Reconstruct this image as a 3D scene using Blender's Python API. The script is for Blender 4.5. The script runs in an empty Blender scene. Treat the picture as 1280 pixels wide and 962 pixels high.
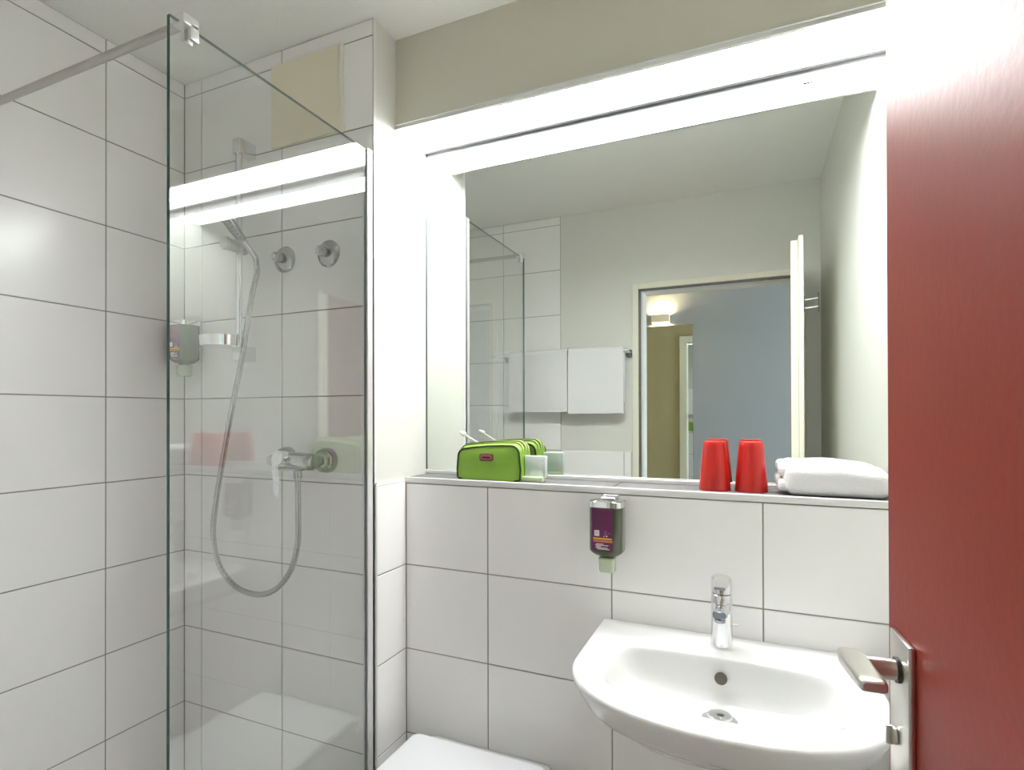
import bpy, bmesh, math, random
from mathutils import Vector, Matrix, noise
random.seed(7)
SC = bpy.context.scene
COL = SC.collection
PI = math.pi

# ------------------------------------------------------------------ camera
CAM_Z = 1.40
F_PX, CX, CY = 712.03, 609.62, 515.52
YAW, PITCH, ROLL = math.radians(24.6908), math.radians(0.2716), math.radians(-0.1231)
cam_d = bpy.data.cameras.new('camera')
cam_d.sensor_fit = 'HORIZONTAL'
cam_d.sensor_width = 36.0
cam_d.lens = F_PX / 1280 * 36.0
cam_d.shift_x = (640 - CX) / 1280
cam_d.shift_y = (CY - 481) / 1280
cam_d.clip_start = 0.01
cam = bpy.data.objects.new('camera', cam_d)
COL.objects.link(cam)
fw = Vector((-math.sin(YAW) * math.cos(PITCH), math.cos(YAW) * math.cos(PITCH), math.sin(PITCH)))
rt0 = Vector((math.cos(YAW), math.sin(YAW), 0))
up0 = rt0.cross(fw)
rt = math.cos(ROLL) * rt0 + math.sin(ROLL) * up0
up = math.cos(ROLL) * up0 - math.sin(ROLL) * rt0
cam.matrix_world = Matrix(((rt.x, up.x, -fw.x, 0), (rt.y, up.y, -fw.y, 0), (rt.z, up.z, -fw.z, CAM_Z), (0, 0, 0, 1)))
SC.camera = cam

# ------------------------------------------------------------------ world, exposure
world = bpy.data.worlds.new('daylight')
SC.world = world
world.use_nodes = True
bg = world.node_tree.nodes['Background']
bg.inputs['Color'].default_value = (0.72, 0.84, 1.0, 1)
bg.inputs['Strength'].default_value = 10.0
SC.view_settings.view_transform = 'Standard'
SC.view_settings.look = 'None'
SC.view_settings.exposure = 1.2
SC.view_settings.gamma = 1.0
SC.view_settings.use_curve_mapping = False
LAMP_STRENGTH = 18.5
WALL_LAMP_STRENGTH = 230.0
SC.cycles.use_denoising = True
SC.cycles.max_bounces = 14
SC.cycles.diffuse_bounces = 7
SC.cycles.glossy_bounces = 8
SC.cycles.transparent_max_bounces = 12
SC.cycles.sample_clamp_indirect = 6.0

# ------------------------------------------------------------------ materials
def new_mat(name):
    m = bpy.data.materials.new(name)
    m.use_nodes = True
    nt = m.node_tree
    return m, nt, nt.nodes['Principled BSDF']

def pmat(name, col, rough=0.5, metal=0.0, bump=0.0, bscale=40.0, bdist=0.002, var=0.0, vscale=6.0, coat=0.0,
         sheen=0.0, transmission=0.0, spec=0.5, detail=3.0):
    m, nt, b = new_mat(name)
    b.inputs['Base Color'].default_value = (*col, 1)
    b.inputs['Roughness'].default_value = rough
    b.inputs['Metallic'].default_value = metal
    b.inputs['Coat Weight'].default_value = coat
    b.inputs['Coat Roughness'].default_value = 0.05
    b.inputs['Sheen Weight'].default_value = sheen
    b.inputs['Transmission Weight'].default_value = transmission
    b.inputs['Specular IOR Level'].default_value = spec
    tc = nt.nodes.new('ShaderNodeTexCoord')
    if bump:
        n = nt.nodes.new('ShaderNodeTexNoise')
        n.inputs['Scale'].default_value = bscale
        n.inputs['Detail'].default_value = detail
        nt.links.new(tc.outputs['Object'], n.inputs['Vector'])
        bp = nt.nodes.new('ShaderNodeBump')
        bp.inputs['Strength'].default_value = bump
        bp.inputs['Distance'].default_value = bdist
        nt.links.new(n.outputs['Fac'], bp.inputs['Height'])
        nt.links.new(bp.outputs['Normal'], b.inputs['Normal'])
    if var:
        n2 = nt.nodes.new('ShaderNodeTexNoise')
        n2.inputs['Scale'].default_value = vscale
        nt.links.new(tc.outputs['Object'], n2.inputs['Vector'])
        mx = nt.nodes.new('ShaderNodeMix')
        mx.data_type = 'RGBA'
        mx.inputs[6].default_value = (*[c * (1 - var) for c in col], 1)
        mx.inputs[7].default_value = (*[min(1, c * (1 + var)) for c in col], 1)
        nt.links.new(n2.outputs['Fac'], mx.inputs[0])
        nt.links.new(mx.outputs[2], b.inputs['Base Color'])
    return m

def emat(name, col, strength):
    m, nt, b = new_mat(name)
    b.inputs['Base Color'].default_value = (*col, 1)
    b.inputs['Emission Color'].default_value = (*col, 1)
    b.inputs['Emission Strength'].default_value = strength
    return m

def sheet_glass(name, tint, ior=1.52):
    """flat clear pane: what is not mirrored at its face goes straight through"""
    m, nt, b = new_mat(name)
    nt.nodes.remove(b)
    out = nt.nodes['Material Output']
    tr = nt.nodes.new('ShaderNodeBsdfTransparent'); tr.inputs['Color'].default_value = (*tint, 1)
    gl = nt.nodes.new('ShaderNodeBsdfGlossy'); gl.inputs['Roughness'].default_value = 0.0
    fr = nt.nodes.new('ShaderNodeFresnel'); fr.inputs['IOR'].default_value = ior
    mx = nt.nodes.new('ShaderNodeMixShader')
    geo = nt.nodes.new('ShaderNodeNewGeometry')
    # a pane seen from inside uses the same reflectance as from outside
    mi = nt.nodes.new('ShaderNodeMath'); mi.operation = 'MULTIPLY_ADD'
    mi.inputs[1].default_value = (1 / ior - ior); mi.inputs[2].default_value = ior
    nt.links.new(geo.outputs['Backfacing'], mi.inputs[0])
    inv = nt.nodes.new('ShaderNodeMath'); inv.operation = 'MULTIPLY_ADD'
    inv.inputs[1].default_value = 0.0; inv.inputs[2].default_value = ior
    # Fresnel inverts the IOR on back faces: feed the inverse there
    iv = nt.nodes.new('ShaderNodeMath'); iv.operation = 'MULTIPLY_ADD'
    iv.inputs[1].default_value = (1 / ior - ior); iv.inputs[2].default_value = ior
    nt.links.new(geo.outputs['Backfacing'], iv.inputs[0])
    nt.links.new(iv.outputs[0], fr.inputs['IOR'])
    nt.links.new(fr.outputs[0], mx.inputs[0])
    nt.links.new(tr.outputs[0], mx.inputs[1])
    nt.links.new(gl.outputs[0], mx.inputs[2])
    nt.links.new(mx.outputs[0], out.inputs['Surface'])
    nt.nodes.remove(mi); nt.nodes.remove(inv)
    return m

M = {}
M['tile'] = pmat('glazed white tile', (0.925, 0.92, 0.91), 0.22, bump=0.05, bscale=5, bdist=0.01, detail=1)
M['tile_lower'] = M['tile']
M['grout'] = pmat('grey grout', (0.36, 0.345, 0.31), 0.9, bump=0.3, bscale=300, bdist=0.0005)
M['shelf_tile'] = pmat('grey shelf tile', (0.17, 0.17, 0.168), 0.5, bump=0.04, bscale=6, bdist=0.01, spec=0.25)
M['paint'] = pmat('white wall paint', (0.71, 0.71, 0.665), 0.55, bump=0.15, bscale=220, bdist=0.0006)
M['soffit'] = pmat('soffit paint with painted shade', (0.62, 0.60, 0.51), 0.7, bump=0.15, bscale=220, bdist=0.0006)  # white wall paint toned down; the soffit's shade is put into its colour
M['ceiling'] = pmat('ceiling plaster', (0.87, 0.875, 0.845), 0.85, bump=0.5, bscale=170, bdist=0.0015)
M['white'] = pmat('white lacquer', (0.74, 0.74, 0.73), 0.3)
M['alu'] = pmat('brushed aluminium', (0.62, 0.62, 0.61), 0.32, 1.0)
M['grey_metal'] = pmat('satin grey metal', (0.52, 0.50, 0.47), 0.38, 0.7)
M['chrome'] = pmat('polished chrome', (0.80, 0.81, 0.82), 0.06, 1.0)
M['dark_chrome'] = pmat('dark chrome', (0.30, 0.31, 0.32), 0.12, 1.0)  # chrome in a darker tone, for small fittings
M['light_metal'] = pmat('pale satin metal', (0.80, 0.80, 0.79), 0.35, 1.0)
M['hose'] = pmat('ribbed hose chrome', (0.50, 0.50, 0.50), 0.16, 1.0)
M['glass_top'] = pmat('polished glass edge', (0.22, 0.27, 0.25), 0.2)
M['panel_grey'] = pmat('pale grey panel', (0.26, 0.265, 0.27), 0.5, spec=0.3)
M['rail_grey'] = pmat('grey lamp rail', (0.17, 0.17, 0.17), 0.5, spec=0.3)
M['trim_grey'] = pmat('grey trim', (0.74, 0.74, 0.72), 0.4)
M['profile'] = pmat('bright anodised profile', (0.80, 0.80, 0.81), 0.3, 0.45)
M['steel'] = pmat('satin nickel', (0.70, 0.68, 0.64), 0.28, 1.0)
M['ceramic'] = pmat('white sanitary ceramic', (0.72, 0.725, 0.72), 0.09, coat=0.3)
M['lid'] = pmat('white toilet plastic', (0.70, 0.71, 0.725), 0.22)
M['dark'] = pmat('dark rubber', (0.03, 0.03, 0.03), 0.5)
M['seal'] = pmat('grey rubber seal', (0.13, 0.125, 0.11), 0.45, var=0.4, vscale=25)
M['hole'] = pmat('dark overflow hole', (0.10, 0.095, 0.08), 0.7)
M['frame'] = pmat('cream frame paint', (0.80, 0.78, 0.66), 0.4)
M['cream_panel'] = pmat('cream access panel', (0.82, 0.77, 0.60), 0.45)
M['red_door'] = pmat('red door laminate', (0.27, 0.032, 0.021), 0.42, bump=0.22, bscale=85, bdist=0.0015, detail=2, spec=0.13)
M['red_cup'] = pmat('red plastic', (0.52, 0.014, 0.010), 0.25)
M['cup_base'] = pmat('red plastic base', (0.50, 0.03, 0.02), 0.4)
M['green'] = pmat('green nylon', (0.24, 0.43, 0.045), 0.45, bump=0.2, bscale=60, bdist=0.003)
M['green_dark'] = pmat('dark piping', (0.035, 0.05, 0.012), 0.5)
M['green_pale'] = pmat('pale green trim', (0.46, 0.56, 0.20), 0.5)
M['badge'] = pmat('brown badge', (0.20, 0.10, 0.07), 0.4)
M['badge_in'] = pmat('rose badge face', (0.45, 0.13, 0.14), 0.35)
M['badge_slit'] = pmat('badge slit', (0.08, 0.01, 0.02), 0.4)
M['towel'] = pmat('white terry cloth', (0.84, 0.84, 0.845), 0.95, bump=0.7, bscale=420, bdist=0.004, sheen=0.3, detail=4)
M['frost'] = pmat('frosted white plastic', (0.70, 0.79, 0.745), 0.25, transmission=0.12)
M['frost_base'] = pmat('pale green plastic', (0.66, 0.78, 0.52), 0.3, transmission=0.12)
M['bottle'] = pmat('dark green bottle', (0.055, 0.07, 0.03), 0.12, coat=0.5)
M['clear_cap'] = pmat('clear green cap', (0.62, 0.70, 0.52), 0.15, transmission=0.3)
M['label'] = pmat('purple label', (0.115, 0.012, 0.075), 0.35)
M['print_white'] = pmat('white print', (0.75, 0.72, 0.74), 0.5)
M['print_violet'] = pmat('violet print', (0.40, 0.12, 0.34), 0.5)
M['print_yellow'] = pmat('yellow print', (0.75, 0.45, 0.03), 0.5)
M['print_orange'] = pmat('orange print', (0.68, 0.22, 0.08), 0.5)
M['mirror'] = pmat('mirror silver', (0.77, 0.80, 0.765), 0.0, 1.0)
M['mirror_edge'] = pmat('mirror edge', (0.07, 0.10, 0.09), 0.2)
M['glass'] = sheet_glass('clear shower glass', (0.985, 0.997, 0.992), 1.85)
M['glass_edge'] = pmat('green glass edge', (0.012, 0.075, 0.062), 0.12, spec=0.8)
M['lamp'] = emat('lit diffuser', (0.985, 0.99, 1.0), LAMP_STRENGTH)
M['wall_lamp'] = emat('warm lamp glass', (1.0, 0.78, 0.45), WALL_LAMP_STRENGTH)
M['floor'] = pmat('grey floor tile', (0.50, 0.49, 0.46), 0.4, var=0.1, vscale=8)
M['corridor_blue'] = pmat('blue grey corridor paint', (0.31, 0.34, 0.385), 0.7)
M['corridor_olive'] = pmat('beige corridor paint', (0.50, 0.43, 0.26), 0.8)
M['corridor_ceiling'] = pmat('corridor ceiling paint', (0.78, 0.74, 0.64), 0.8)
M['carpet'] = pmat('corridor floor', (0.20, 0.17, 0.14), 0.8)

# ------------------------------------------------------------------ mesh helpers
def box(bm, lo, hi, bev=0.0, seg=2):
    lo, hi = Vector(lo), Vector(hi)
    vs = [bm.verts.new((x, y, z)) for x in (lo.x, hi.x) for y in (lo.y, hi.y) for z in (lo.z, hi.z)]
    fs = [(0, 1, 3, 2), (4, 6, 7, 5), (0, 4, 5, 1), (2, 3, 7, 6), (0, 2, 6, 4), (1, 5, 7, 3)]
    faces = [bm.faces.new([vs[i] for i in f]) for f in fs]
    if bev:
        ed = list({e for f in faces for e in f.edges})
        bmesh.ops.bevel(bm, geom=ed, offset=bev, segments=seg, profile=0.5, affect='EDGES')
    return bm

def bx(lo, hi, bev=0.0, seg=2):
    return box(bmesh.new(), lo, hi, bev, seg)

def frame_of(d):
    d = Vector(d).normalized()
    a = Vector((0, 0, 1)) if abs(d.z) < 0.9 else Vector((1, 0, 0))
    u = d.cross(a).normalized()
    return u, d.cross(u).normalized()

def loft(bm, loops, cap0=True, cap1=True, close=True):
    rings = [[bm.verts.new(p) for p in lp] for lp in loops]
    n = len(rings[0])
    for a, b in zip(rings, rings[1:]):
        for i in range(n if close else n - 1):
            j = (i + 1) % n
            bm.faces.new((a[i], a[j], b[j], b[i]))
    if cap0: bm.faces.new(list(reversed(rings[0])))
    if cap1: bm.faces.new(rings[-1])
    return bm

def lathe(bm, c, axis, prof, seg=32, squash=1.0):
    """prof: (distance along axis, radius)"""
    c, d = Vector(c), Vector(axis).normalized()
    u, v = frame_of(d)
    loops = []
    for h, r in prof:
        loops.append([c + d * h + (u * math.cos(2 * PI * i / seg) + v * math.sin(2 * PI * i / seg) * squash) * max(r, 1e-5) for i in range(seg)])
    return loft(bm, loops)

def cyl(bm, p0, p1, r, r1=None, seg=24, bev=0.0):
    p0, p1 = Vector(p0), Vector(p1)
    L = (p1 - p0).length
    r1 = r if r1 is None else r1
    if bev:
        prof = [(0, r - bev), (bev * .3, r - bev * .3), (bev, r), (L - bev, r1), (L - bev * .3, r1 - bev * .3), (L, r1 - bev)]
    else:
        prof = [(0, r), (L, r1)]
    return lathe(bm, p0, p1 - p0, prof, seg)

def smooth_path(pts, n):
    """Catmull-Rom through pts"""
    P = [Vector(p) for p in pts]
    P = [P[0] * 2 - P[1]] + P + [P[-1] * 2 - P[-2]]
    out = []
    for i in range(1, len(P) - 2):
        for k in range(n):
            t = k / n
            a, b, c, d = P[i - 1], P[i], P[i + 1], P[i + 2]
            out.append(0.5 * ((2 * b) + (c - a) * t + (2 * a - 5 * b + 4 * c - d) * t * t + (3 * b - a - 3 * c + d) * t ** 3))
    out.append(P[-2])
    return out

def tube(bm, pts, r, seg=10, close=False):
    pts = [Vector(p) for p in pts]
    n = len(pts)
    loops = []
    u = None
    for i, p in enumerate(pts):
        if close:
            t = (pts[(i + 1) % n] - pts[i - 1]).normalized()
        else:
            t = (pts[min(i + 1, n - 1)] - pts[max(i - 1, 0)]).normalized()
        if u is None:
            u = frame_of(t)[0]
        u = (u - t * u.dot(t)).normalized()
        v = t.cross(u)
        rr = r(i / (n - 1)) if callable(r) else r
        loops.append([p + (u * math.cos(2 * PI * k / seg) + v * math.sin(2 * PI * k / seg)) * rr for k in range(seg)])
    if close:
        loops.append(loops[0])
        return loft(bm, loops, False, False)
    return loft(bm, loops)

def rrect(w, h, r, n=5):
    """rounded rectangle outline, counter-clockwise, centred"""
    out = []
    for cx, cy, a0 in ((w / 2 - r, h / 2 - r, 0), (-w / 2 + r, h / 2 - r, PI / 2), (-w / 2 + r, -h / 2 + r, PI), (w / 2 - r, -h / 2 + r, 1.5 * PI)):
        for k in range(n + 1):
            a = a0 + PI / 2 * k / n
            out.append((cx + r * math.cos(a), cy + r * math.sin(a)))
    return out

def finish(bm, name, mats, smooth=True, angle=35):
    bmesh.ops.recalc_face_normals(bm, faces=bm.faces)
    me = bpy.data.meshes.new(name)
    bm.to_mesh(me)
    bm.free()
    for m in (mats if isinstance(mats, (list, tuple)) else [mats]):
        me.materials.append(m)
    if smooth:
        for p in me.polygons:
            p.use_smooth = True
        me.set_sharp_from_angle(angle=math.radians(angle))
    return me

def world_loc(o):
    v = Vector((0, 0, 0))
    while o:
        v += o.location
        o = o.parent
    return v

def obj(name, bm, mat, parent=None, smooth=True, angle=35):
    """bm is in room coordinates; the object's origin is its parent's"""
    off = world_loc(parent)
    if off.length:
        bmesh.ops.translate(bm, verts=bm.verts, vec=-off)
    o = bpy.data.objects.new(name, finish(bm, name, mat, smooth, angle))
    COL.objects.link(o)
    o.parent = parent
    return o

def tag(o, label=None, cat=None, group=None, kind=None):
    if label: o['label'] = label
    if cat: o['category'] = cat
    if group: o['group'] = group
    if kind: o['kind'] = kind
    return o

def thing(name, label, cat, loc, group=None):
    o = bpy.data.objects.new(name, None)
    COL.objects.link(o)
    o.location = loc
    o.empty_display_size = 0.05
    return tag(o, label, cat, group)

def struct(name, bm, mat, label=None, smooth=False):
    return tag(obj(name, bm, mat, None, smooth), label, None, None, 'structure')

# ------------------------------------------------------------------ room measures (metres)
X_L, X_R = -1.706, 0.302            # tiled left wall, painted right wall
X_P = -0.943                        # painted return beside the mirror
X_PT = -0.935                       # face of the tiles on that return
Y_S, Y_V, Y_SO, Y_M, Y_R = 1.2988, 1.4473, 1.4064, 1.5777, 0.112
Z_C = 2.503
Z_SHELF = 1.2158
Z_LAMP = 2.237
TH = 0.0025                         # how far a tile stands proud of its joints
J = 0.0016                          # half a joint
ROW0 = 2.4562
FLOOR = 0.09
ROWS_FULL = [Z_C] + [ROW0 - .25 * k for k in range(10)] + [FLOOR]
ROWS_LOW = [ROW0 - .25 * k for k in range(5, 10)] + [FLOOR]
W_T = 0.3465

tile_cache = {}
def put_tile(parent, axis, face, a0, a1, z0, z1, sgn, mat='tile', name='tile'):
    """one tile on a wall; axis 'x' means the wall's normal is X; sgn: direction of the normal"""
    w, h = a1 - a0 - 2 * J, z1 - z0 - 2 * J
    key = (axis, round(w, 4), round(h, 4), mat, sgn)
    if key not in tile_cache:
        if axis == 'x':
            bm = bx((min(0, -sgn * TH), -w / 2, -h / 2), (max(0, -sgn * TH), w / 2, h / 2))
        elif axis == 'y':
            bm = bx((-w / 2, min(0, -sgn * TH), -h / 2), (w / 2, max(0, -sgn * TH), h / 2))
        else:
            bm = bx((-w / 2, -h / 2, -TH), (w / 2, h / 2, 0))
        bmesh.ops.bevel(bm, geom=bm.edges[:], offset=0.0009, segments=1, affect='EDGES')
        tile_cache[key] = finish(bm, 'tile', M[mat], False)
    o = bpy.data.objects.new(name, tile_cache[key])
    COL.objects.link(o)
    ac, zc = (a0 + a1) / 2, (z0 + z1) / 2
    o.location = {'x': (face, ac, zc), 'y': (ac, face, zc), 'z': (ac, zc, face)}[axis]
    o.parent = parent
    return o

def tile_wall(parent, axis, face, cols, rows, sgn):
    for a0, a1 in zip(cols, cols[1:]):
        for z1, z0 in zip(rows, rows[1:]):
            put_tile(parent, axis, face, a0, a1, z0, z1, sgn)

# ------------------------------------------------------------------ setting
struct('floor', bx((-1.80, 0.0, -0.1), (0.40, 1.75, 0.09)), M['floor'])
struct('ceiling', bx((-1.80, 0.0, Z_C), (0.40, 1.75, Z_C + .1)), M['ceiling'], 'off-white lightly textured plaster ceiling')

wl = struct('wall_left', bx((-1.80, 0.0, 0), (X_L - TH, 1.75, Z_C)), M['grout'], 'left wall of large white glazed tiles')
tile_wall(wl, 'x', X_L, [Y_R, 1.0445 - 2 * W_T, 1.0445 - W_T, 1.0445, Y_S], ROWS_FULL, 1)

ws = struct('wall_shower', bx((X_L - TH, Y_S + TH, 0), (X_P - .003, Y_S + .012, Z_C)), M['grout'], 'shower wall of large white tiles behind the glass')
tile_wall(ws, 'y', Y_S, [X_L, -1.279 - W_T, -1.279, X_P - .002], ROWS_FULL, -1)

struct('wall_return', bx((-1.05, Y_S + .0125, 0), (X_P, 1.70, Z_C)), M['paint'], 'white painted return between shower and mirror')
struct('trim_1', bx((X_P - .0015, Y_S - .001, 1.212), (X_P + .0012, Y_S + .014, Z_C), .0008, 1), M['white'], 'thin white corner bead above the shower screen')
struct('trim_2', bx((X_P + .0005, Y_S - .002, 0), (X_PT + .001, Y_S + .004, 1.209), .001, 2), M['trim_grey'], 'aluminium corner trim of the tiled return')
wr = struct('wall_return_base', bx((X_P, Y_S + .004, 0), (X_PT - TH, Y_V + .004, 1.204)), M['grout'], 'tiled lower half of the return beside the toilet')
tile_wall(wr, 'x', X_PT, [Y_S + .004, Y_V + .001], ROWS_LOW, 1)
struct('trim_3', bx((X_P, Y_S + .003, 1.2035), (X_PT + .0005, Y_V + .003, 1.2085), .001, 1), M['white'], 'white edge capping the tiles of the return')

wv = struct('wall_vanity', bx((X_PT - TH, Y_V + TH, 0), (X_R, 1.70, 1.196)), M['grout'], 'half-height wall of large white tiles behind basin and toilet')
VC = [X_PT, -.6664, -.6664 + W_T, -.6664 + 2 * W_T, X_R]
tile_wall(wv, 'y', Y_V, VC, [1.199] + ROWS_LOW[1:], -1)

sh = tag(obj('ledge_shelf', bx((X_P + .0005, Y_V + .006, 1.1965), (X_R - .0005, 1.583, Z_SHELF - TH)), M['grout'], None, False), 'grey tiled ledge running under the mirror', 'shelf')
for a0, a1 in zip(VC, VC[1:]):
    put_tile(sh, 'z', Z_SHELF, a0, a1, Y_V + .006, 1.5745, 1, 'shelf_tile')
obj('edge_profile', bx((X_PT - .004, Y_V - .003, 1.2005), (X_R - .0005, Y_V + .0055, Z_SHELF + .0012), .002, 3), M['white'], sh)['label'] = 'white edge profile'
struct('trim_4', bx((X_P, 1.5725, Z_SHELF), (X_R, 1.583, 1.2275), .0015, 1), M['white'], 'white joint strip under the mirror')

struct('wall_back', bx((X_P, 1.584, 1.1965), (X_R, 1.70, 2.2505)), M['panel_grey'], 'pale panel behind the mirror')
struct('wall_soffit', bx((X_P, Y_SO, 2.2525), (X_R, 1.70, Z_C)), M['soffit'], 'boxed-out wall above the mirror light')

wri = struct('wall_right', bx((X_R, 0.0, 0), (0.40, 1.75, Z_C)), M['paint'], 'white painted wall behind the red door')
tile_wall(wri, 'x', X_R - TH, [Y_R + .004, .42, .42 + W_T, .42 + 2 * W_T, Y_V], ROWS_LOW, -1)

OX0, OX1, OZ = -.505, .205, 2.043      # clear door opening
bm = bx((-1.80, .012, 0), (OX0, Y_R, Z_C))
box(bm, (OX1, .012, 0), (0.40, Y_R, Z_C))
box(bm, (OX0, .012, OZ), (OX1, Y_R, Z_C))
wf = struct('wall_front', bm, M['paint'], 'wall with the doorway, seen in the mirror')
bm = bx((X_L, Y_R, 0), (-.951, Y_R + .002, Z_C))
wft = struct('wall_front_shower', bm, M['grout'], 'tiled part of the doorway wall inside the shower, seen in the mirror')
tile_wall(wft, 'y', Y_R + .002 + TH, [X_L, -1.295 - W_T, -1.295, -.951], ROWS_FULL, 1)
bm = bx((-.951, Y_R, 0), (-.566, Y_R + .002, 1.2045))
wfb = struct('wall_front_base', bm, M['grout'], 'half-height tiles under the towel rail, seen in the mirror')
tile_wall(wfb, 'y', Y_R + .002 + TH, [-.951, -.951 + W_T, -.566], ROWS_LOW, 1)

# door frame
fr = thing('trim_5', 'cream painted door frame with dark seal, seen in the mirror', None, (-.15, Y_R, .09))
fr['kind'] = 'structure'
obj('frame_side', bx((-.558, .0, 0), (-.527, Y_R + .012, 2.088), .002, 1), M['frame'], fr)
obj('frame_side', bx((-.528, .0, 0), (-.507, Y_R - .003, 2.06), .001, 1), M['frame'], fr)
obj('frame_side', bx((.207, .0, 0), (.240, Y_R + .006, 2.088), .002, 1), M['frame'], fr)
obj('frame_head', bx((-.527, .0, 2.058), (.207, Y_R + .012, 2.088), .002, 1), M['frame'], fr)
obj('seal', bx((-.527, Y_R - .006, 0), (-.514, Y_R + .004, 2.058), .001, 1), M['seal'], fr)
obj('seal', bx((-.527, Y_R - .006, 2.045), (.207, Y_R + .004, 2.058), .001, 1), M['seal'], fr)

obj('architrave', bx((-.566, -.014, 0), (-.506, -.0003, 2.10), .002, 1), M['frame'], fr)
obj('architrave', bx((.2065, -.014, 0), (.262, -.0003, 2.10), .002, 1), M['frame'], fr)
obj('architrave', bx((-.506, -.014, 2.044), (.2065, -.0003, 2.10), .002, 1), M['frame'], fr)

# corridor behind the camera, seen only in the mirror
Y_C = -1.10
struct('wall_corridor', bx((-1.30, Y_C - .1, 0), (3.0, Y_C, 2.42)), M['corridor_blue'], 'blue-grey corridor wall seen through the doorway in the mirror')
bm = bx((-1.30, 0.0, 0), (OX0 - .001, .0115, 2.42))
box(bm, (OX1 + .001, 0.0, 0), (3.0, .0115, 2.42))
box(bm, (OX0 - .001, 0.0, OZ), (OX1 + .001, .0115, 2.42))
struct('wall_corridor_near', bm, M['corridor_olive'], 'beige corridor side of the doorway wall')
struct('wall_corridor_end', bx((-1.40, Y_C - .1, 0), (-1.30, .0115, 2.42)), M['corridor_olive'])
struct('ceiling_corridor', bx((-1.40, Y_C - .1, 2.42), (3.0, .0115, 2.5)), M['corridor_ceiling'])
struct('floor_corridor', bx((-1.40, Y_C - .1, -.1), (3.0, 0.0, 0.09)), M['carpet'])

cm = thing('corridor_mirror', 'tall narrow mirror on the corridor wall under the wall lamp', 'mirror', (-.68, Y_C, .25))
obj('mirror_glass', bx((-1.0, Y_C + .0005, .25), (-.362, Y_C + .006, 2.04)), M['mirror'], cm, False)
obj('mirror_backing', bx((-1.0, Y_C, .25), (-.361, Y_C + .0005, 2.0402)), M['mirror_edge'], cm, False)

wlm = thing('wall_lamp', 'small lit box lamp on the corridor wall, seen in the mirror', 'lamp', (-.575, Y_C, 2.05))
bm = bmesh.new()
lx0, lx1, ly, lz0, lz1 = -.635, -.515, Y_C + .075, 2.058, 2.114
box(bm, (lx0, Y_C + .001, lz0), (lx0 + .003, ly, lz1)); box(bm, (lx1 - .003, Y_C + .001, lz0), (lx1, ly, lz1))
box(bm, (lx0 + .003, ly - .003, lz0), (lx1 - .003, ly, lz1)); box(bm, (lx0 + .003, Y_C + .001, lz0), (lx1 - .003, Y_C + .004, lz1))
obj('lamp_shell', bm, M['frame'], wlm, False)
obj('lamp_bulb', cyl(bmesh.new(), (-.615, Y_C + .04, 2.088), (-.535, Y_C + .04, 2.088), .012, seg=16), M['wall_lamp'], wlm)

# ------------------------------------------------------------------ mirror and its light
mr = thing('vanity_mirror', 'large wall mirror above the grey ledge', 'mirror', (-.32, Y_M, 1.2275))
obj('mirror_glass', bx((X_P + .0046, Y_M, 1.2285), (X_R - .002, Y_M + .0005, 2.208)), M['mirror'], mr, False)
obj('mirror_backing', bx((X_P + .0005, Y_M + .0005, 1.2278), (X_R - .001, 1.5838, 2.2095)), M['mirror_edge'], mr, False)
obj('mirror_side_edge', bx((X_P + .0008, Y_M - .001, 1.2285), (X_P + .0045, Y_M + .0004, 2.208)), M['mirror_edge'], mr, False)
for cx_, cz in ((-.842, 2.2075), (.132, 2.2075)):
    bm = bx((cx_ - .011, Y_M - .004, cz - .004), (cx_ + .011, Y_M - .0005, cz + .002), .001, 1)
    cyl(bm, (cx_, Y_M - .0045, cz + .003), (cx_, Y_M + .004, cz + .003), .004, seg=12)
    obj('mirror_clip', bm, M['dark_chrome'], mr)

lt = thing('mirror_light', 'long lit white light panel recessed above the mirror', 'light', (-.32, 1.49, Z_LAMP))
lp_x0, lp_x1 = X_P + .003, X_R - .003
obj('front_rail', bx((lp_x0, Y_SO - .004, Z_LAMP), (lp_x1, Y_SO + .008, 2.2520), .0015, 2), M['light_metal'], lt)
obj('front_lip', bx((lp_x0, Y_SO - .0055, 2.2485), (lp_x1, Y_SO - .002, 2.2522), .0008, 1), M['white'], lt)
obj('rear_rail', bx((lp_x0, 1.560, Z_LAMP - .002), (lp_x1, 1.573, 2.2520), .0015, 2), M['rail_grey'], lt)
obj('diffuser', bx((lp_x0 + .002, Y_SO + .009, Z_LAMP + .002), (lp_x1 - .002, 1.559, 2.2505), .001, 1), M['lamp'], lt)
for ex in (lp_x0 - .002, lp_x1 - .0005):
    obj('end_cap', bx((ex, Y_SO - .005, Z_LAMP - .001), (ex + .0025, 1.574, 2.2522)), M['white'], lt)

# ------------------------------------------------------------------ shower
GX = -0.949
GY0, GY1, GZ0, GZ1 = .690, 1.288, .105, 2.124
scn = thing('shower_screen', 'frameless clear glass shower screen with green edge', 'shower screen', (GX, 1.0, .09))
bm = bx((GX - .004, GY0, GZ0), (GX + .004, GY1, GZ1))
pane = obj('glass_pane', bm, [M['glass'], M['glass_edge'], M['glass_top']], scn, False)
for p_ in pane.data.polygons:
    if abs(p_.normal.x) < .5:
        p_.material_index = 2 if abs(p_.normal.z) > .5 else 1
bm = bx((GX - .0085, 1.268, .09), (GX - .0042, Y_S - .001, GZ1 + .004), .0008, 1)
box(bm, (GX + .0042, 1.268, .09), (GX + .0085, Y_S - .001, GZ1 + .004), .0008, 1)
box(bm, (GX - .0085, 1.289, .09), (GX + .0085, Y_S - .001, GZ1 + .004), .0008, 1)
obj('wall_profile', bm, M['profile'], scn)
CLY = .727
bm = bx((GX - .018, CLY - .017, GZ1 - .004), (GX + .013, CLY + .017, GZ1 + .017), .003, 2)
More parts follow.
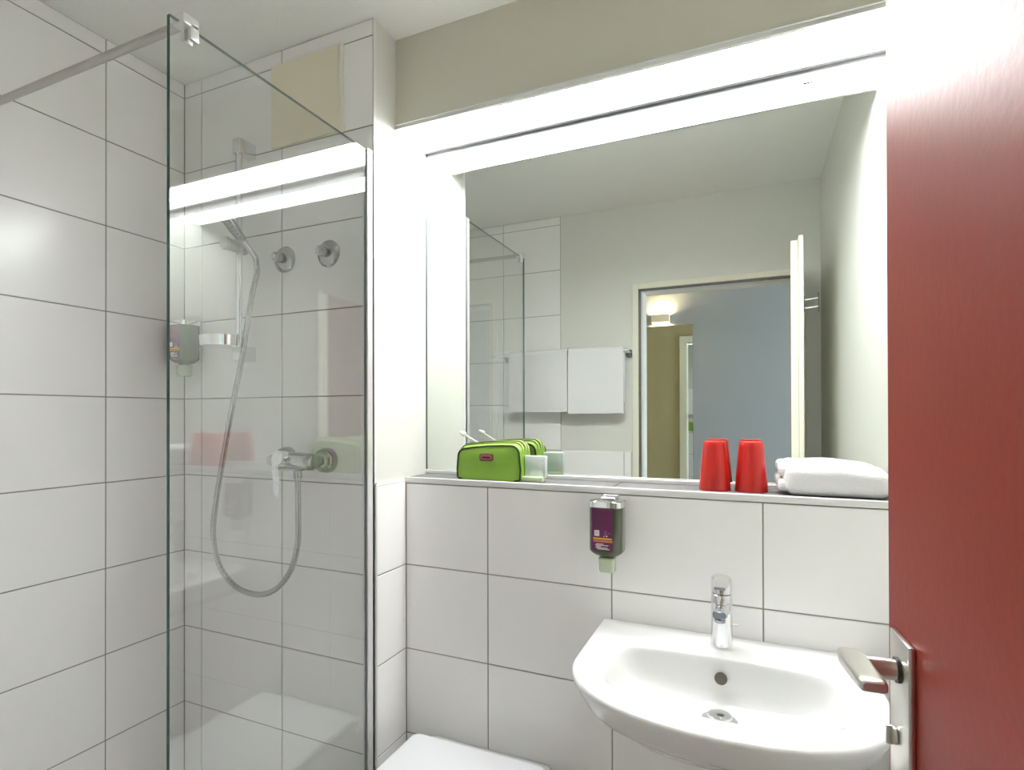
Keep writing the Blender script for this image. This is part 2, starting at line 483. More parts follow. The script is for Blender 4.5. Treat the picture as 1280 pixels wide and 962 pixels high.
box(bm, (GX + .0042, CLY - .002, GZ1 - .026), (GX + .013, CLY + .017, GZ1 + .004), .002, 2)
box(bm, (GX - .013, CLY - .002, GZ1 - .026), (GX - .0042, CLY + .017, GZ1 + .004), .002, 2)
obj('clamp', bm, M['light_metal'], scn)
bm = cyl(bmesh.new(), (X_L, CLY, GZ1 + .009), (GX - .015, CLY, GZ1 + .007), .0085, seg=20)
cyl(bm, (X_L, CLY, GZ1 + .009), (X_L + .008, CLY, GZ1 + .009), .022, seg=24)
obj('support_rod', bm, M['grey_metal'], scn)

ap = thing('access_panel', 'square cream access panel high on the shower wall', 'panel', (-1.18, Y_S, 2.2))
obj('panel_face', bx((-1.313, Y_S - .010, 2.208), (-1.056, Y_S - .0003, 2.457), .002, 1), M['cream_panel'], ap)
obj('panel_frame', bx((-1.0555, Y_S - .012, 2.206), (-1.045, Y_S - .0003, 2.457), .001, 1), M['frame'], ap)

for vx, vz, lab in ((-1.264, 1.868, 'round chrome stop valve closer to the shower rail'),
                    (-1.099, 1.866, 'round chrome stop valve closer to the edge of the shower wall')):
    v = thing('stop_valve', lab, 'valve', (vx, Y_S, vz), 'stop valves on the shower wall')
    obj('rosette', lathe(bmesh.new(), (vx, Y_S - .0003, vz), (0, -1, 0), [(0, .039), (.004, .039), (.010, .034), (.014, .023), (.016, .012)], 40), M['hose'], v)
    kn = obj('knob', lathe(bmesh.new(), (vx, Y_S - .012, vz), (0, -1, 0), [(0, .010), (.010, .010), (.011, .0145), (.030, .0135), (.033, .009)], 24), M['hose'], v)
    obj('knob_tip', lathe(bmesh.new(), (vx, Y_S - .0448, vz), (0, -1, 0), [(0, .008), (.004, .0075), (.006, .004)], 20), M['chrome'], kn)

RX, RY = -1.398, 1.247
rl = thing('shower_rail', 'slim vertical chrome shower rail with slider', 'shower rail', (RX, Y_S, 1.55))
obj('rail_bar', cyl(bmesh.new(), (RX, RY, 1.555), (RX, RY, 2.235), .010, seg=20, bev=.002), M['chrome'], rl)
for bz in (1.565, 2.19):
    bm = bx((RX - .016, RY - .012, bz), (RX + .016, Y_S - .0003, bz + .045), .003, 2)
    obj('rail_bracket', bm, M['chrome'], rl)
bm = cyl(bmesh.new(), (RX, 1.272, 1.908), (RX, 1.205, 1.908), .0185, seg=28, bev=.003)
cyl(bm, (RX + .01, 1.247, 1.903), (RX + .030, 1.249, 1.900), .014, .015, seg=20, bev=.002)
obj('slider', bm, M['alu'], rl)
obj('slider_knob', cyl(bmesh.new(), (RX, 1.204, 1.908), (RX, 1.190, 1.908), .020, .018, seg=28, bev=.003), M['alu'], rl)

hs = thing('hand_shower', 'slim chrome hand shower tilted out of the rail slider', 'hand shower', (-1.35, 1.26, 1.88))
h0, h1 = Vector((-1.348, 1.264, 1.876)), Vector((-1.358, 1.143, 1.983))
obj('handle', tube(bmesh.new(), [h0.lerp(h1, t) for t in (0, .04, .2, .36, .42)], lambda t: .0085 + .003 * t, 16), M['chrome'], hs)
hd = (h1 - h0).normalized()
sd_ = Vector((1, 0, 0))
nrm = hd.cross(sd_).normalized()
if nrm.z > 0: nrm = -nrm
loops = []
for t, w, h in ((.36, .020, .018), (.42, .026, .020), (.6, .034, .021), (.9, .036, .020), (.98, .032, .016), (1.0, .024, .010)):
    c_ = h0.lerp(h1, t)
    loops.append([c_ + sd_ * a + nrm * b for a, b in rrect(w, h, min(w, h) * .4, 4)])
head = obj('spray_head', loft(bmesh.new(), loops), M['hose'], hs)
for k in range(7):
    for sx_ in (-.010, 0, .010):
        c_ = h0.lerp(h1, .5 + .07 * k) + sd_ * sx_ + nrm * .0098
        obj('nozzle', cyl(bmesh.new(), c_, c_ + nrm * .0022, .0019, seg=8), M['white'], head)

hp = [(-1.348, 1.264, 1.874), (-1.341, 1.262, 1.83), (-1.336, 1.244, 1.78), (-1.338, 1.237, 1.74), (-1.346, 1.232, 1.68), (-1.367, 1.229, 1.565), (-1.397, 1.226, 1.447), (-1.44, 1.226, 1.278),
      (-1.479, 1.228, 1.107), (-1.485, 1.229, 1.021), (-1.457, 1.229, .944), (-1.39, 1.229, .892), (-1.304, 1.229, .880),
      (-1.232, 1.229, .905), (-1.178, 1.229, .963), (-1.152, 1.229, 1.04), (-1.150, 1.229, 1.13), (-1.151, 1.229, 1.222)]
path = smooth_path(hp, 22)
nn = len(path)
hose = obj('shower_hose', tube(bmesh.new(), path, lambda t: .0080 + .0006 * math.sin(t * nn * 1.6), 12), M['hose'])
tag(hose, 'looping chrome shower hose hanging from the hand shower', 'hose')

mx = thing('shower_mixer', 'chrome shower mixer on the tiled shower wall', 'mixer tap', (-1.18, Y_S, 1.24))
MZ = 1.272
for rx in (-1.104, -1.254):
    bm = lathe(bmesh.new(), (rx, Y_S - .0003, MZ), (0, -1, 0), [(0, .036), (.010, .036), (.022, .033), (.032, .025), (.036, .016)], 36)
    cyl(bm, (rx, Y_S - .03, MZ), (rx, 1.225, MZ), .0145, seg=20)
    obj('rosette', bm, M['hose'], mx)
bm = lathe(bmesh.new(), (-1.238, 1.226, MZ), (1, 0, 0), [(0, .012), (.003, .020), (.010, .024), (.03, .0265), (.10, .0265), (.125, .024), (.140, .0235), (.148, .020), (.151, .012)], 32)
cyl(bm, (-1.151, 1.226, MZ), (-1.151, 1.229, 1.224), .012, seg=20)
obj('mixer_body', bm, M['hose'], mx)
bm = lathe(bmesh.new(), (-1.185, 1.222, MZ + .004), (0, -.94, .2), [(0, .022), (.030, .022), (.038, .020), (.041, .014)], 28)
obj('cartridge_cap', bm, M['chrome'], mx)
lv = [(-1.186, 1.186, MZ + .006, .024, .012), (-1.184, 1.178, MZ - .010, .022, .010), (-1.176, 1.172, MZ - .045, .020, .008), (-1.169, 1.168, MZ - .085, .018, .007), (-1.168, 1.168, MZ - .092, .012, .004)]
obj('lever', loft(bmesh.new(), [[(x + a, y + b, z) for a, b in rrect(w, h, h * .4, 4)] for x, y, z, w, h in lv]), M['chrome'], mx)

# ---- soap dish on the rail
sd = thing('soap_dish', 'small chrome soap dish clipped to the shower rail', 'soap dish', (-1.41, 1.19, 1.602))
def oval(cx_, cy_, z, rx, ry, n=40):
    return [(cx_ + rx * math.cos(2 * PI * k / n), cy_ + ry * math.sin(2 * PI * k / n), z) for k in range(n)]
dc = (-1.412, 1.186)
obj('dish_bowl', loft(bmesh.new(), [oval(*dc, 1.602, .050, .040), oval(*dc, 1.604, .058, .046), oval(*dc, 1.634, .060, .048),
                                    oval(*dc, 1.634, .056, .044), oval(*dc, 1.608, .054, .042), oval(*dc, 1.607, .03, .025)]), M['chrome'], sd)
bm = bx((RX - .020, RY - .030, 1.604), (RX + .016, RY - .0105, 1.632), .003, 2)
obj('dish_clip', bm, M['alu'], sd)

# ------------------------------------------------------------------ soap dispensers
def dispenser(cx_, wall_y, ztop, label):
    """hangs from a wall bracket; ztop: top of the chrome band"""
    d = thing('soap_dispenser', label, 'soap dispenser', (cx_, wall_y, ztop - .17), 'hanging soap dispensers')
    cy_ = wall_y - .048
    def ring(w, dp, r, z, dy=0):
        return [(cx_ + a, cy_ + b + dy, z) for a, b in rrect(w, dp, r, 6)]
    W_, D_ = .081, .066
    obj('bottle', loft(bmesh.new(), [ring(.030, .026, .010, ztop - .139), ring(.036, .032, .012, ztop - .1365), ring(.058, .048, .018, ztop - .1325),
                                     ring(W_ - .005, D_ - .005, .020, ztop - .1255), ring(W_, D_, .020, ztop - .1205), ring(W_, D_, .020, ztop - .0145)]), M['bottle'], d)
    obj('chrome_band', loft(bmesh.new(), [ring(W_ + .002, D_ + .002, .020, ztop - .0143), ring(W_ + .002, D_ + .002, .020, ztop - .001),
                                          ring(W_ - .002, D_ - .002, .021, ztop + .001)]), M['chrome'], d)
    bm = bx((cx_ - .020, wall_y - .006, ztop - .13), (cx_ + .020, wall_y - .0003, ztop + .008), .002, 1)
    box(bm, (cx_ - .016, wall_y - .052, ztop + .0012), (cx_ + .020, wall_y - .004, ztop + .0075), .002, 1)
    box(bm, (cx_ - .020, wall_y - .0155, ztop - .12), (cx_ + .020, wall_y - .0055, ztop - .02), .002, 1)
    obj('wall_bracket', bm, M['alu'], d)
    obj('spout_cap', loft(bmesh.new(), [ring(.034, .030, .008, ztop - .175), ring(.038, .034, .010, ztop - .172), ring(.040, .036, .010, ztop - .1415), ring(.036, .032, .010, ztop - .1395)]), M['clear_cap'], d)
    fy = cy_ - D_ / 2
    lab_ = obj('label', bx((cx_ - .030, fy - .0008, ztop - .1185), (cx_ + .021, fy + .0003, ztop - .0165)), M['label'], d, False)
    x0 = cx_ - .030
    py = fy - .0011
    def pr(name, a, b, c, e, m):
        obj(name, bx((x0 + a, py, ztop - c), (x0 + b, fy - .0007, ztop - e)), M[m], lab_, False)
    pr('print_square', .006, .018, .083, .069, 'print_white')
    pr('print_line', .0085, .0160, .0745, .0735, 'print_violet')
    pr('print_line', .0085, .0150, .0780, .0770, 'print_violet')
    pr('print_mark', .031, .0325, .083, .070, 'print_violet')
    pr('print_mark', .0325, .0375, .0712, .0700, 'print_violet')
    pr('print_mark', .0325, .0365, .0772, .0760, 'print_violet')
    pr('print_mark', .0385, .046, .0757, .0745, 'print_violet')
    pr('print_mark', .028, .031, .084, .0825, 'print_white')
    pr('print_mark', .0345, .0375, .084, .0805, 'print_white')
    pr('print_stripe', .003, .049, .091, .087, 'print_yellow')
    pr('print_stripe', .004, .050, .097, .093, 'print_orange')
    for k, (a, b) in enumerate(((.010, .028), (.008, .040), (.010, .022), (.009, .038), (.013, .043))):
        pr('print_line', a, b, .1027 + k * .003, .1010 + k * .003, 'print_white')
    return d

dispenser(-.3195, Y_V, 1.1905, 'soap dispenser with purple label below the grey ledge')
dispenser(-1.642, Y_S, 1.702, 'soap dispenser in the shower corner behind the glass')

# ------------------------------------------------------------------ on the ledge
ZS = Z_SHELF
bag = thing('toiletry_bag', 'bright green toiletry bag with dark piping on the ledge', 'bag', (-.69, 1.50, ZS))
BX0, BX1, BY0, BY1 = -.771, -.577, 1.468, 1.556
def bag_loop(y, grow, top):
    """outline in XZ, round upper corners, slightly slumped"""
    w = BX1 - BX0 + grow * 2
    cx_ = (BX0 + BX1) / 2
    r = .024
    pts = []
    z0 = ZS + .001
    for a, b in ((-1, 0), (1, 0)):
        pass
    out = []
    n = 8
    bl, br = cx_ - w / 2, cx_ + w / 2
    out.append((bl + .004, z0)); 
    for k in range(1, 10): out.append((bl + .004 + (w - .008) * k / 10, z0))
    out.append((br - .004, z0))
    out.append((br, z0 + .006)); out.append((br + .002, z0 + .03))
    zt = z0 + top
    for k in range(n + 1):
        a = PI / 2 * k / n
        out.append((br - r - .002 + r * math.cos(a), zt - r + .004 + r * math.sin(a)))
    for k in range(1, 10):
        t = k / 10
        out.append((br - r + (bl - br + 2 * r) * t, zt + .004 - .010 * t + .003 * math.sin(PI * t)))
    for k in range(n + 1):
        a = PI / 2 + PI / 2 * k / n
        out.append((bl + r + .002 + r * math.cos(a), zt - .006 - r + r * math.sin(a)))
    out.append((bl - .001, z0 + .03)); out.append((bl, z0 + .006))
    return [(x, y, z) for x, z in out]
L1 = bag_loop(BY0, 0, .094)
cxb, czb = (BX0 + BX1) / 2, ZS + .05
def shrink(lp, y, s):
    return [(cxb + (x - cxb) * s, y, czb + (z - czb) * s if z > ZS + .004 else z) for x, _, z in lp]
loops = [shrink(L1, BY0 - .0060, .30), shrink(L1, BY0 - .0055, .6), shrink(L1, BY0 - .0035, .85), shrink(L1, BY0 - .001, .97), L1]
for t in (.15, .35, .5, .65, .85):
    y = BY0 + (BY1 - BY0) * t
    loops.append(bag_loop(y, .004 * math.sin(PI * t), .094 + .012 * math.sin(PI * t)))
L2 = bag_loop(BY1, 0, .094)
loops += [L2, shrink(L2, BY1 + .002, .9), shrink(L2, BY1 + .003, .5)]
body = obj('bag_body', loft(bmesh.new(), loops), M['green'], bag, True, 60)
for lp, yy in ((L1, BY0 - .001), (L2, BY1 + .001)):
    obj('piping', tube(bmesh.new(), [(x, yy, max(z, ZS + .003)) for x, _, z in lp], .0026, 8, True), M['green_dark'], bag)
def strip_along(y, w, h, mat, name):
    t = (y - BY0) / (BY1 - BY0)
    lp = bag_loop(y, .004 * math.sin(PI * t) + .0006, .094 + .012 * math.sin(PI * t) + .0006)
    up_ = lp[13:13 + 27]
    bm = bmesh.new()
    loops_ = []
    for x, _, z in up_:
        loops_.append([(x, y - w / 2, z - .001), (x, y + w / 2, z - .001), (x, y + w / 2, z + h), (x, y - w / 2, z + h)])
    loft(bm, loops_)
    obj(name, bm, mat, bag, True)
strip_along(BY0 + .024, .012, .0012, M['green_pale'], 'seam_band')
strip_along(BY0 + .0315, .003, .0016, M['green_dark'], 'piping')
strip_along(BY0 + .044, .010, .0012, M['green_pale'], 'zip')
strip_along(BY0 + .0565, .003, .0016, M['green_dark'], 'piping')
strip_along(BY0 + .066, .012, .0012, M['green_pale'], 'seam_band')
bcx, bcz = -.676, ZS + .066
bdg = obj('badge', loft(bmesh.new(), [[(bcx + a, BY0 - .0055, bcz + b) for a, b in rrect(.043, .022, .007)], [(bcx + a, BY0 - .0085, bcz + b) for a, b in rrect(.043, .022, .007)], [(bcx + a, BY0 - .0092, bcz + b) for a, b in rrect(.040, .019, .006)]]), M['badge'], bag)
obj('badge_face', loft(bmesh.new(), [[(bcx + a, BY0 - .009, bcz + b) for a, b in rrect(.034, .0125, .0045)], [(bcx + a, BY0 - .0098, bcz + b) for a, b in rrect(.034, .0125, .0045)]]), M['badge_in'], bdg)
obj('badge_slit', bx((bcx - .012, BY0 - .0104, bcz - .003), (bcx + .012, BY0 - .0097, bcz + .0015)), M['badge_slit'], bdg)
bm = tube(bmesh.new(), smooth_path([(BX0 - .002, 1.512, ZS + .075), (BX0 - .010, 1.512, ZS + .060), (BX0 - .007, 1.512, ZS + .030), (BX0 - .001, 1.512, ZS + .018)], 5), .004, 8)
obj('side_loop', bm, M['green_pale'], bag)

tb = thing('toothbrush', 'white toothbrush poking out of the green bag', 'toothbrush', (-.735, 1.512, ZS + .095))
t0, t1 = Vector((-.716, 1.512, ZS + .098)), Vector((-.772, 1.512, ZS + .128))
obj('brush_handle', tube(bmesh.new(), [t0, t0.lerp(t1, .5), t1], .0024, 8), M['white'], tb)
d_ = (t1 - t0).normalized()
obj('brush_head', tube(bmesh.new(), [t1 - d_ * .006, t1 - d_ * .003, t1 + d_ * .008, t1 + d_ * .015], lambda t: .0045 + .0035 * math.sin(PI * min(1, t * 1.1)), 10), M['white'], tb)

sp = thing('soap_packet', 'small frosted square packet in a pale tray beside the green bag', 'soap', (-.55, 1.50, ZS))
obj('tray', bx((-.583, 1.478, ZS + .0005), (-.515, 1.510, ZS + .0145), .003, 2), M['frost_base'], sp)
obj('packet', bx((-.572, 1.489, ZS + .012), (-.510, 1.509, ZS + .072), .003, 2), M['frost'], sp)

def tumbler(cx_, cy_, label):
    t = thing('tumbler', label, 'cup', (cx_, cy_, ZS), 'red tumblers standing upside down on the ledge')
    obj('cup_wall', lathe(bmesh.new(), (cx_, cy_, ZS + .0004), (0, 0, 1), [(0, .0345), (0, .0365), (.002, .0368), (.055, .0325), (.108, .0272), (.114, .0266), (.117, .0253), (.1175, .022), (.1155, .020)], 48), M['red_cup'], t)
    obj('foot_ring', lathe(bmesh.new(), (cx_, cy_, ZS + .1145), (0, 0, 1), [(0, .022), (.0045, .0235), (.0052, .0228), (.0045, .0205), (.002, .0195)], 40), M['cup_base'], t)
tumbler(-.0785, 1.509, 'red tumbler upside down on the ledge, closer to the green bag')
tumbler(.0030, 1.512, 'red tumbler upside down on the ledge, beside the folded towel')

def soft_block(lo, hi, r, nx, ny, nz, amp, fr_, seed, sag=0.0):
    """rounded, slightly uneven cloth block"""
    lo, hi = Vector(lo), Vector(hi)
    bm = bmesh.new()
    c, hfs = (lo + hi) / 2, (hi - lo) / 2
    grid = {}
    def vert(i, j, k):
        key = (i, j, k)
        if key in grid: return grid[key]
        q = Vector((-1 + 2 * i / nx, -1 + 2 * j / ny, -1 + 2 * k / nz))
        p = Vector((q.x * hfs.x, q.y * hfs.y, q.z * hfs.z))
        inner = Vector((max(-hfs.x + r, min(hfs.x - r, p.x)), max(-hfs.y + r, min(hfs.y - r, p.y)), max(-hfs.z + r, min(hfs.z - r, p.z))))
        dl = p - inner
        if dl.length > 1e-6:
            m_ = max(abs(dl.x), abs(dl.y), abs(dl.z))
            p = inner + dl.normalized() * m_
        w = c + p
        nz_ = noise.noise_vector(w * fr_ + Vector((seed, seed * 2, 0)))
        f = amp * (0.15 if q.z < -.8 else 1)
        w = w + Vector((nz_.x, nz_.y, nz_.z)) * f
        if w.z < lo.z: w.z = lo.z
        if sag: w.z -= sag * max(0, q.x) * (q.z + 1) / 2
        grid[key] = bm.verts.new(w)
        return grid[key]
    def face(a, b, c_, d): bm.faces.new((vert(*a), vert(*b), vert(*c_), vert(*d)))
    for i in range(nx):
        for j in range(ny):
            face((i, j, 0), (i, j + 1, 0), (i + 1, j + 1, 0), (i + 1, j, 0)); face((i, j, nz), (i + 1, j, nz), (i + 1, j + 1, nz), (i, j + 1, nz))
    for i in range(nx):
        for k in range(nz):
            face((i, 0, k), (i + 1, 0, k), (i + 1, 0, k + 1), (i, 0, k + 1)); face((i, ny, k), (i, ny, k + 1), (i + 1, ny, k + 1), (i + 1, ny, k))
    for j in range(ny):
        for k in range(nz):
            face((0, j, k), (0, j, k + 1), (0, j + 1, k + 1), (0, j + 1, k)); face((nx, j, k), (nx, j + 1, k), (nx, j + 1, k + 1), (nx, j, k + 1))
    return bm

ft = thing('folded_towel', 'thick folded white towel at the end of the ledge', 'towel', (.17, 1.52, ZS))
obj('towel_wrap', soft_block((.070, 1.460, ZS + .001), (.279, 1.562, ZS + .074), .024, 60, 30, 22, .0030, 22, 3.1, .010), M['towel'], ft, True, 80)
obj('towel_inner_fold', soft_block((.058, 1.472, ZS + .008), (.12, 1.558, ZS + .038), .012, 20, 24, 12, .002, 30, 8.3), M['towel'], ft, True, 80)
obj('towel_inner_fold', soft_block((.060, 1.476, ZS + .040), (.12, 1.560, ZS + .070), .012, 20, 24, 12, .002, 30, 5.3), M['towel'], ft, True, 80)

# ------------------------------------------------------------------ basin and tap
SX, ZR = -.057, .882
NB = 120
def outer(off, z):
    """basin outline, straight back against the wall, bowed front"""
    hw, yc, yb = .2865 - off, 1.20, Y_V - .0005
    out = []
    n1, n2 = 14, 70
    for k in range(n2 + 1):                       # left -> front -> right
        a = PI + PI * k / n2
        c_, s_ = math.cos(a), math.sin(a)
        e = 2 / 2.2
        out.append((SX + hw * math.copysign(abs(c_) ** e, c_), yc - (.217 - off) * abs(s_) ** e))
    for k in range(1, n1 + 1): out.append((SX + hw, yc + (yb - yc) * k / n1))
    for k in range(1, 22): out.append((SX + hw - 2 * hw * k / 22, yb))
    for k in range(n1): out.append((SX - hw, yb - (yb - yc) * k / n1))
    return [(x, y, z) for x, y in out]
N_O = len(outer(0, 0))
dcx, dcy = SX, 1.235
def bowl_outline(s, z):
    """same point count as outer(), following its directions from the drain"""
    out = []
    for x, y, _ in outer(0, 0):
        ang = math.atan2(y - 1.19, (x - SX))
        c_, s_ = math.cos(ang), math.sin(ang)
        ax, ay, e = (.226, .122, 4.5) if s_ > 0 else (.226, .142, 2.5)
        r = (abs(c_ / ax) ** e + abs(s_ / ay) ** e) ** (-1 / e)
        px, py_ = SX + r * c_, 1.19 + r * s_
        out.append((dcx + (px - dcx) * s, dcy + (py_ - dcy) * s, z))
    return out
bs = thing('wash_basin', 'white ceramic wall basin with bowed front below the ledge', 'basin', (SX, Y_V, .72))
def mixl(a, b, t):
    return [tuple(Vector(p).lerp(Vector(q), t)) for p, q in zip(a, b)]
loops = [outer(.15, .765), outer(.12, .767), outer(.085, .780), outer(.050, .806), outer(.032, .818), outer(.026, .824), outer(.022, .831), outer(.0035, ZR - .018), outer(.0005, ZR - .010),
         outer(.0008, ZR - .006), outer(.003, ZR - .002), outer(.007, ZR)]
o7, b1 = outer(.007, ZR), bowl_outline(1.04, ZR)
loops += [mixl(o7, b1, .4), b1, bowl_outline(1.01, ZR - .0008), bowl_outline(.985, ZR - .0035), bowl_outline(.96, ZR - .010), bowl_outline(.935, ZR - .019), bowl_outline(.90, ZR - .034), bowl_outline(.86, ZR - .049),
          bowl_outline(.81, ZR - .063), bowl_outline(.74, ZR - .0745), bowl_outline(.64, ZR - .082), bowl_outline(.5, ZR - .087), bowl_outline(.33, ZR - .0905), bowl_outline(.16, ZR - .0925), bowl_outline(.02, ZR - .093)]
obj('basin_body', loft(bmesh.new(), loops), M['ceramic'], bs, True, 60)
ovn = Vector((0, -.93, .36))
bm = lathe(bmesh.new(), (SX, 1.2945, ZR - .036), ovn, [(-.004, .0125), (.0035, .0125), (.0045, .0115), (.004, .009)], 28)
obj('overflow_hole', bm, M['hole'], bs)
bm = lathe(bmesh.new(), (dcx, dcy, ZR - .094), (0, 0, 1), [(0, .034), (.003, .034), (.0045, .031), (.004, .027)], 40)
lathe(bm, (dcx, dcy, ZR - .0935), (0, 0, 1), [(0, .022), (.007, .024), (.011, .022), (.013, .012), (.0132, .002)], 36)
obj('drain_plug', bm, M['chrome'], bs)

FX, FY = -.0585, 1.381
fc = thing('basin_tap', 'chrome single-lever tap on the basin', 'tap', (FX, FY, ZR))
bm = lathe(bmesh.new(), (FX, FY, ZR + .0005), (0, 0, 1), [(0, .0235), (.003, .0242), (.006, .0232), (.06, .0222), (.108, .0222), (.1165, .0222), (.118, .0205)], 40)
obj('tap_body', bm, M['chrome'], fc)
def blade(sections):
    """sections: (y, z centre, width, height, corner)"""
    return loft(bmesh.new(), [[(FX + a, y, z + b) for a, b in rrect(w, h, r, 4)] for y, z, w, h, r in sections])
sec = [(FY + .005, ZR + .088, .036, .034, .012), (FY - .03, ZR + .094, .035, .028, .010), (FY - .075, ZR + .100, .033, .022, .009), (FY - .104, ZR + .103, .031, .017, .007), (FY - .109, ZR + .103, .026, .013, .005)]
obj('spout', blade(sec), M['chrome'], fc)
obj('aerator', cyl(bmesh.new(), (FX, FY - .092, ZR + .084), (FX, FY - .092, ZR + .0955), .0115, seg=24, bev=.001), M['dark_chrome'], fc)
bm = lathe(bmesh.new(), (FX, FY, ZR + .1198), (0, 0, 1), [(0, .0205), (.0015, .0222), (.026, .0222), (.034, .0215), (.0365, .018)], 40)
lev = obj('lever_cap', bm, M['chrome'], fc)
sec = [(FY + .012, ZR + .1490, .026, .010, .004), (FY - .01, ZR + .1500, .036, .013, .005), (FY - .05, ZR + .1520, .032, .011, .004), (FY - .092, ZR + .1545, .026, .008, .0035), (FY - .097, ZR + .1548, .022, .006, .0025)]
obj('lever', blade(sec), M['chrome'], fc)
obj('temperature_dot', cyl(bmesh.new(), (FX, FY - .0225, ZR + .134), (FX, FY - .0205, ZR + .134), .003, seg=12), M['dark'], lev)
obj('lift_rod', cyl(bmesh.new(), (FX + .012, FY + .018, ZR + .045), (FX + .034, FY + .034, ZR + .043), .0018, seg=8), M['chrome'], fc)

# ------------------------------------------------------------------ toilet
tl = thing('toilet', 'white wall-hung toilet with closed flat lid', 'toilet', (-.661, Y_V, .12))
TX = -.6605
def tl_out(hw, yf, yb, z, r=.03, dy=0):
    """square back with rounded corners, bowed front"""
    out = []
    n = 44
    yc = yf + hw * 1.05
    for k in range(n + 1):
        a = PI + PI * k / n
        e = 2 / 2.5
        c_, s_ = math.cos(a), math.sin(a)
        out.append((TX + hw * math.copysign(abs(c_) ** e, c_), yc - (yc - yf) * abs(s_) ** e, z))
    for k in range(7):
        a = PI / 2 * k / 6
        out.append((TX + hw - r + r * math.cos(a), yb - r + r * math.sin(a), z))
    for k in range(7):
        a = PI / 2 + PI / 2 * k / 6
        out.append((TX - hw + r + r * math.cos(a), yb - r + r * math.sin(a), z))
    return out
ZL = .518
Y_T = 1.366
def lid_loop(i_, z, r=.022): return tl_out(.1925 - i_, .865 + i_, Y_T - i_, z, r)
obj('lid', loft(bmesh.new(), [lid_loop(.003, ZL - .026), lid_loop(0, ZL - .023), lid_loop(0, ZL - .004), lid_loop(.003, ZL - .001), lid_loop(.009, ZL), lid_loop(.09, ZL)]), M['lid'], tl, True, 40)
obj('seat', loft(bmesh.new(), [lid_loop(.008, ZL - .046), lid_loop(.005, ZL - .044), lid_loop(.005, ZL - .029), lid_loop(.008, ZL - .0275)]), M['lid'], tl, True, 40)
for hx in (-.08, .08):
    obj('hinge', cyl(bmesh.new(), (TX + hx - .02, Y_T + .004, ZL - .028), (TX + hx + .02, Y_T + .004, ZL - .028), .011, seg=16, bev=.001), M['chrome'], tl)
obj('bowl', loft(bmesh.new(), [tl_out(.09, 1.12, 1.446, .14, .02), tl_out(.12, 1.05, 1.446, .18, .02), tl_out(.160, .94, 1.446, .29, .02), tl_out(.182, .885, 1.446, .40, .02), tl_out(.185, .877, 1.446, ZL - .052, .02), tl_out(.182, .88, 1.445, ZL - .0475, .02)]), M['ceramic'], tl, True, 50)

# ------------------------------------------------------------------ the red door (open, along the right wall)
dr = thing('door_1', 'red door standing open in front of the right wall', None, (.16, .118, .09))
dr['kind'] = 'structure'
SL = .065
cD = Vector((.1398, .7640, 0))                    # free corner of the red face
ux = Vector((SL, -1, 0)).normalized()             # along the leaf, towards the hinge
un = Vector((1, SL, 0)).normalized()              # through the leaf, red face -> inner face
def D(a, n, z):
    """a: from the free edge, n: behind the red face (negative = in front of it)"""
    p = cD + ux * a + un * n
    return Vector((p.x, p.y, z))
def dbox(a0, a1, n0, n1, z0, z1, bev=0.0, seg=2, bm=None):
    b2 = bx((a0, n0, z0), (a1, n1, z1), bev, seg)
    for v in b2.verts:
        v.co = D(v.co.x, v.co.y, v.co.z)
    if bm is not None:
        me = bpy.data.meshes.new('tmp'); b2.to_mesh(me); b2.free(); bm.from_mesh(me); bpy.data.meshes.remove(me)
        return bm
    return b2
LEN = .640
leaf = obj('door_leaf', dbox(.0008, LEN, 0, .0255, .098, 2.046, .0008, 1), [M['red_door'], M['frame']], dr, False)
for p_ in leaf.data.polygons:
    if p_.normal.dot(un) > -.5:
        p_.material_index = 1
obj('door_lip', dbox(-.013, LEN, .0258, .043, .098, 2.060, .0015, 1), M['frame'], dr, False)
obj('lock_face', dbox(-.0003, .0012, .006, .020, .98, 1.20), M['steel'], dr, False)
lk = obj('lock_plate', dbox(.029, .089, -.0065, -.0002, .93, 1.173, .0015, 2), M['steel'], dr)
ha = .059
hz = 1.139
def dcyl(a0, n0, z0, a1, n1, z1, r, r1=None, seg=24, bev=0.0):
    return cyl(bmesh.new(), D(a0, n0, z0), D(a1, n1, z1), r, r1, seg, bev)
hd_ = obj('door_handle', dcyl(ha, -.0068, hz, ha, -.046, hz, .0105, seg=28), M['steel'], dr)
obj('collar', dcyl(ha, -.0066, hz, ha, -.0095, hz, .0125, seg=28), M['dark'], hd_)
loops = []
for a, n, z, w, h, r in ((.060, -.0475, 1.1560, .014, .008, .003), (.064, -.0475, 1.1560, .022, .013, .004), (.080, -.0475, 1.1570, .026, .0145, .005), (.11, -.0475, 1.1590, .025, .0140, .005), (.147, -.0470, 1.1620, .024, .0130, .005), (.157, -.0468, 1.1628, .022, .011, .004), (.160, -.0468, 1.1630, .018, .007, .003)):
    loops.append([D(a - .016, n + p, z - .011 + q) for p, q in rrect(w, h, r, 4)])
obj('grip', loft(bmesh.new(), loops), M['steel'], hd_)
tt = obj('thumb_turn', dcyl(.050, -.0068, 1.068, .050, -.010, 1.068, .009, seg=24, bev=.001), M['steel'], dr)
obj('turn_grip', dbox(.0480, .0520, -.0155, -.0095, 1.058, 1.078, .0015, 2), M['steel'], tt)
# coat hook on the inner face
hk = obj('coat_hook', dbox(.145, .165, .0432, .049, 1.80, 1.865, .002, 1), M['chrome'], dr)
for z in (1.815, 1.848):
    obj('hook_arm', dcyl(.155, .048, z, .155, .094, z + .004, .0045, seg=14), M['chrome'], hk)
obj('hook_plate', dbox(.146, .164, .093, .097, 1.795, 1.875, .0015, 1), M['dark_chrome'], hk)

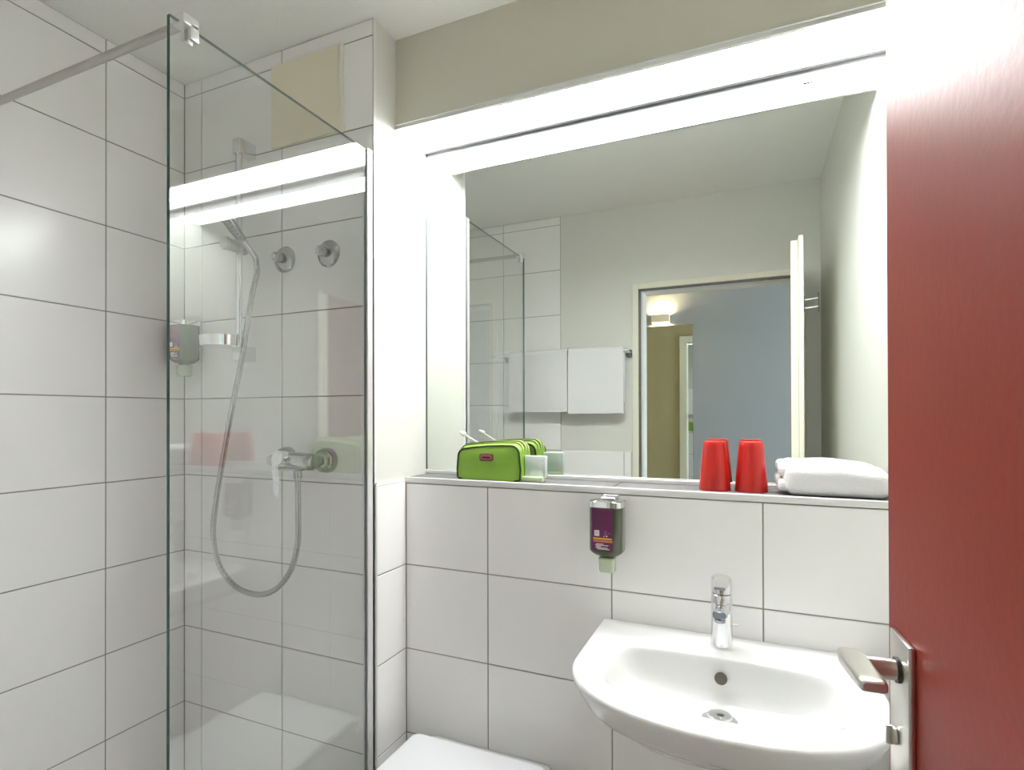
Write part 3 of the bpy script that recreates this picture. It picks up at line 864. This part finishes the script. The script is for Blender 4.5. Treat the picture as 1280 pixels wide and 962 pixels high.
# ------------------------------------------------------------------ towel rail on the doorway wall
TRY, TRZ = Y_R + .078, 1.735
tr = thing('towel_rail', 'chrome towel rail on the doorway wall, seen in the mirror', 'towel rail', (-.90, Y_R, 1.70))
obj('rail_bar', cyl(bmesh.new(), (-1.275, TRY, TRZ), (-.563, TRY, TRZ), .009, seg=20, bev=.001), M['chrome'], tr)
for rx in (-1.262, -.572):
    y0 = Y_R + (.0047 if rx < -.951 else .0003)
    bm = lathe(bmesh.new(), (rx, y0, TRZ - .012), (0, 1, 0), [(0, .022), (.006, .022), (.009, .019)], 28)
    cyl(bm, (rx, y0 + .006, TRZ - .012), (rx, TRY - .002, TRZ - .004), .008, seg=16)
    obj('rail_post', bm, M['dark_chrome'], tr)

def hang_towel(x0, x1, zf, zb, label, seed):
    t = thing('bath_towel', label, 'towel', ((x0 + x1) / 2, TRY, zf), 'towels hanging on the rail')
    prof = []
    r = .0105
    for k in range(25): prof.append((-r, zb + (TRZ - zb) * k / 24, -1))
    for k in range(1, 12):
        a = PI - PI * k / 12
        prof.append((r * math.cos(a), TRZ + r * math.sin(a), None))
    for k in range(36): prof.append((r, TRZ - (TRZ - zf) * k / 35, 1))
    thick = .013
    nx = 40
    def surf(off):
        rows = []
        for i in range(nx + 1):
            x = x0 + (x1 - x0) * i / nx
            row = []
            for j, (dy, z, s) in enumerate(prof):
                j0, j1 = prof[max(0, j - 1)], prof[min(len(prof) - 1, j + 1)]
                tx, tz = j1[0] - j0[0], j1[1] - j0[1]
                l_ = math.hypot(tx, tz) or 1
                nyv, nzv = -tz / l_, tx / l_
                w = noise.noise(Vector((x * 9 + seed, z * 3, seed))) * .006 * min(1, abs(TRZ - z) * 6)
                zz = z + (noise.noise(Vector((x * 12, seed, 1))) * .004 if j in (0, len(prof) - 1) else 0)
                row.append((x, TRY + dy + nyv * off + (w if s == 1 else 0), zz + nzv * off))
            rows.append(row)
        return rows
    A, B = surf(0.0), surf(thick)
    loops = [a + list(reversed(b)) for a, b in zip(A, B)]
    obj('draped_cloth', loft(bmesh.new(), loops), M['towel'], t, True, 60)
    return t
hang_towel(-1.222, -.886, 1.418, 1.47, 'white towel on the rail, the one hanging closer to the shower, seen in the mirror', 2.0)
hang_towel(-.880, -.588, 1.408, 1.47, 'white towel on the rail, the one hanging beside the door frame, seen in the mirror', 9.0)
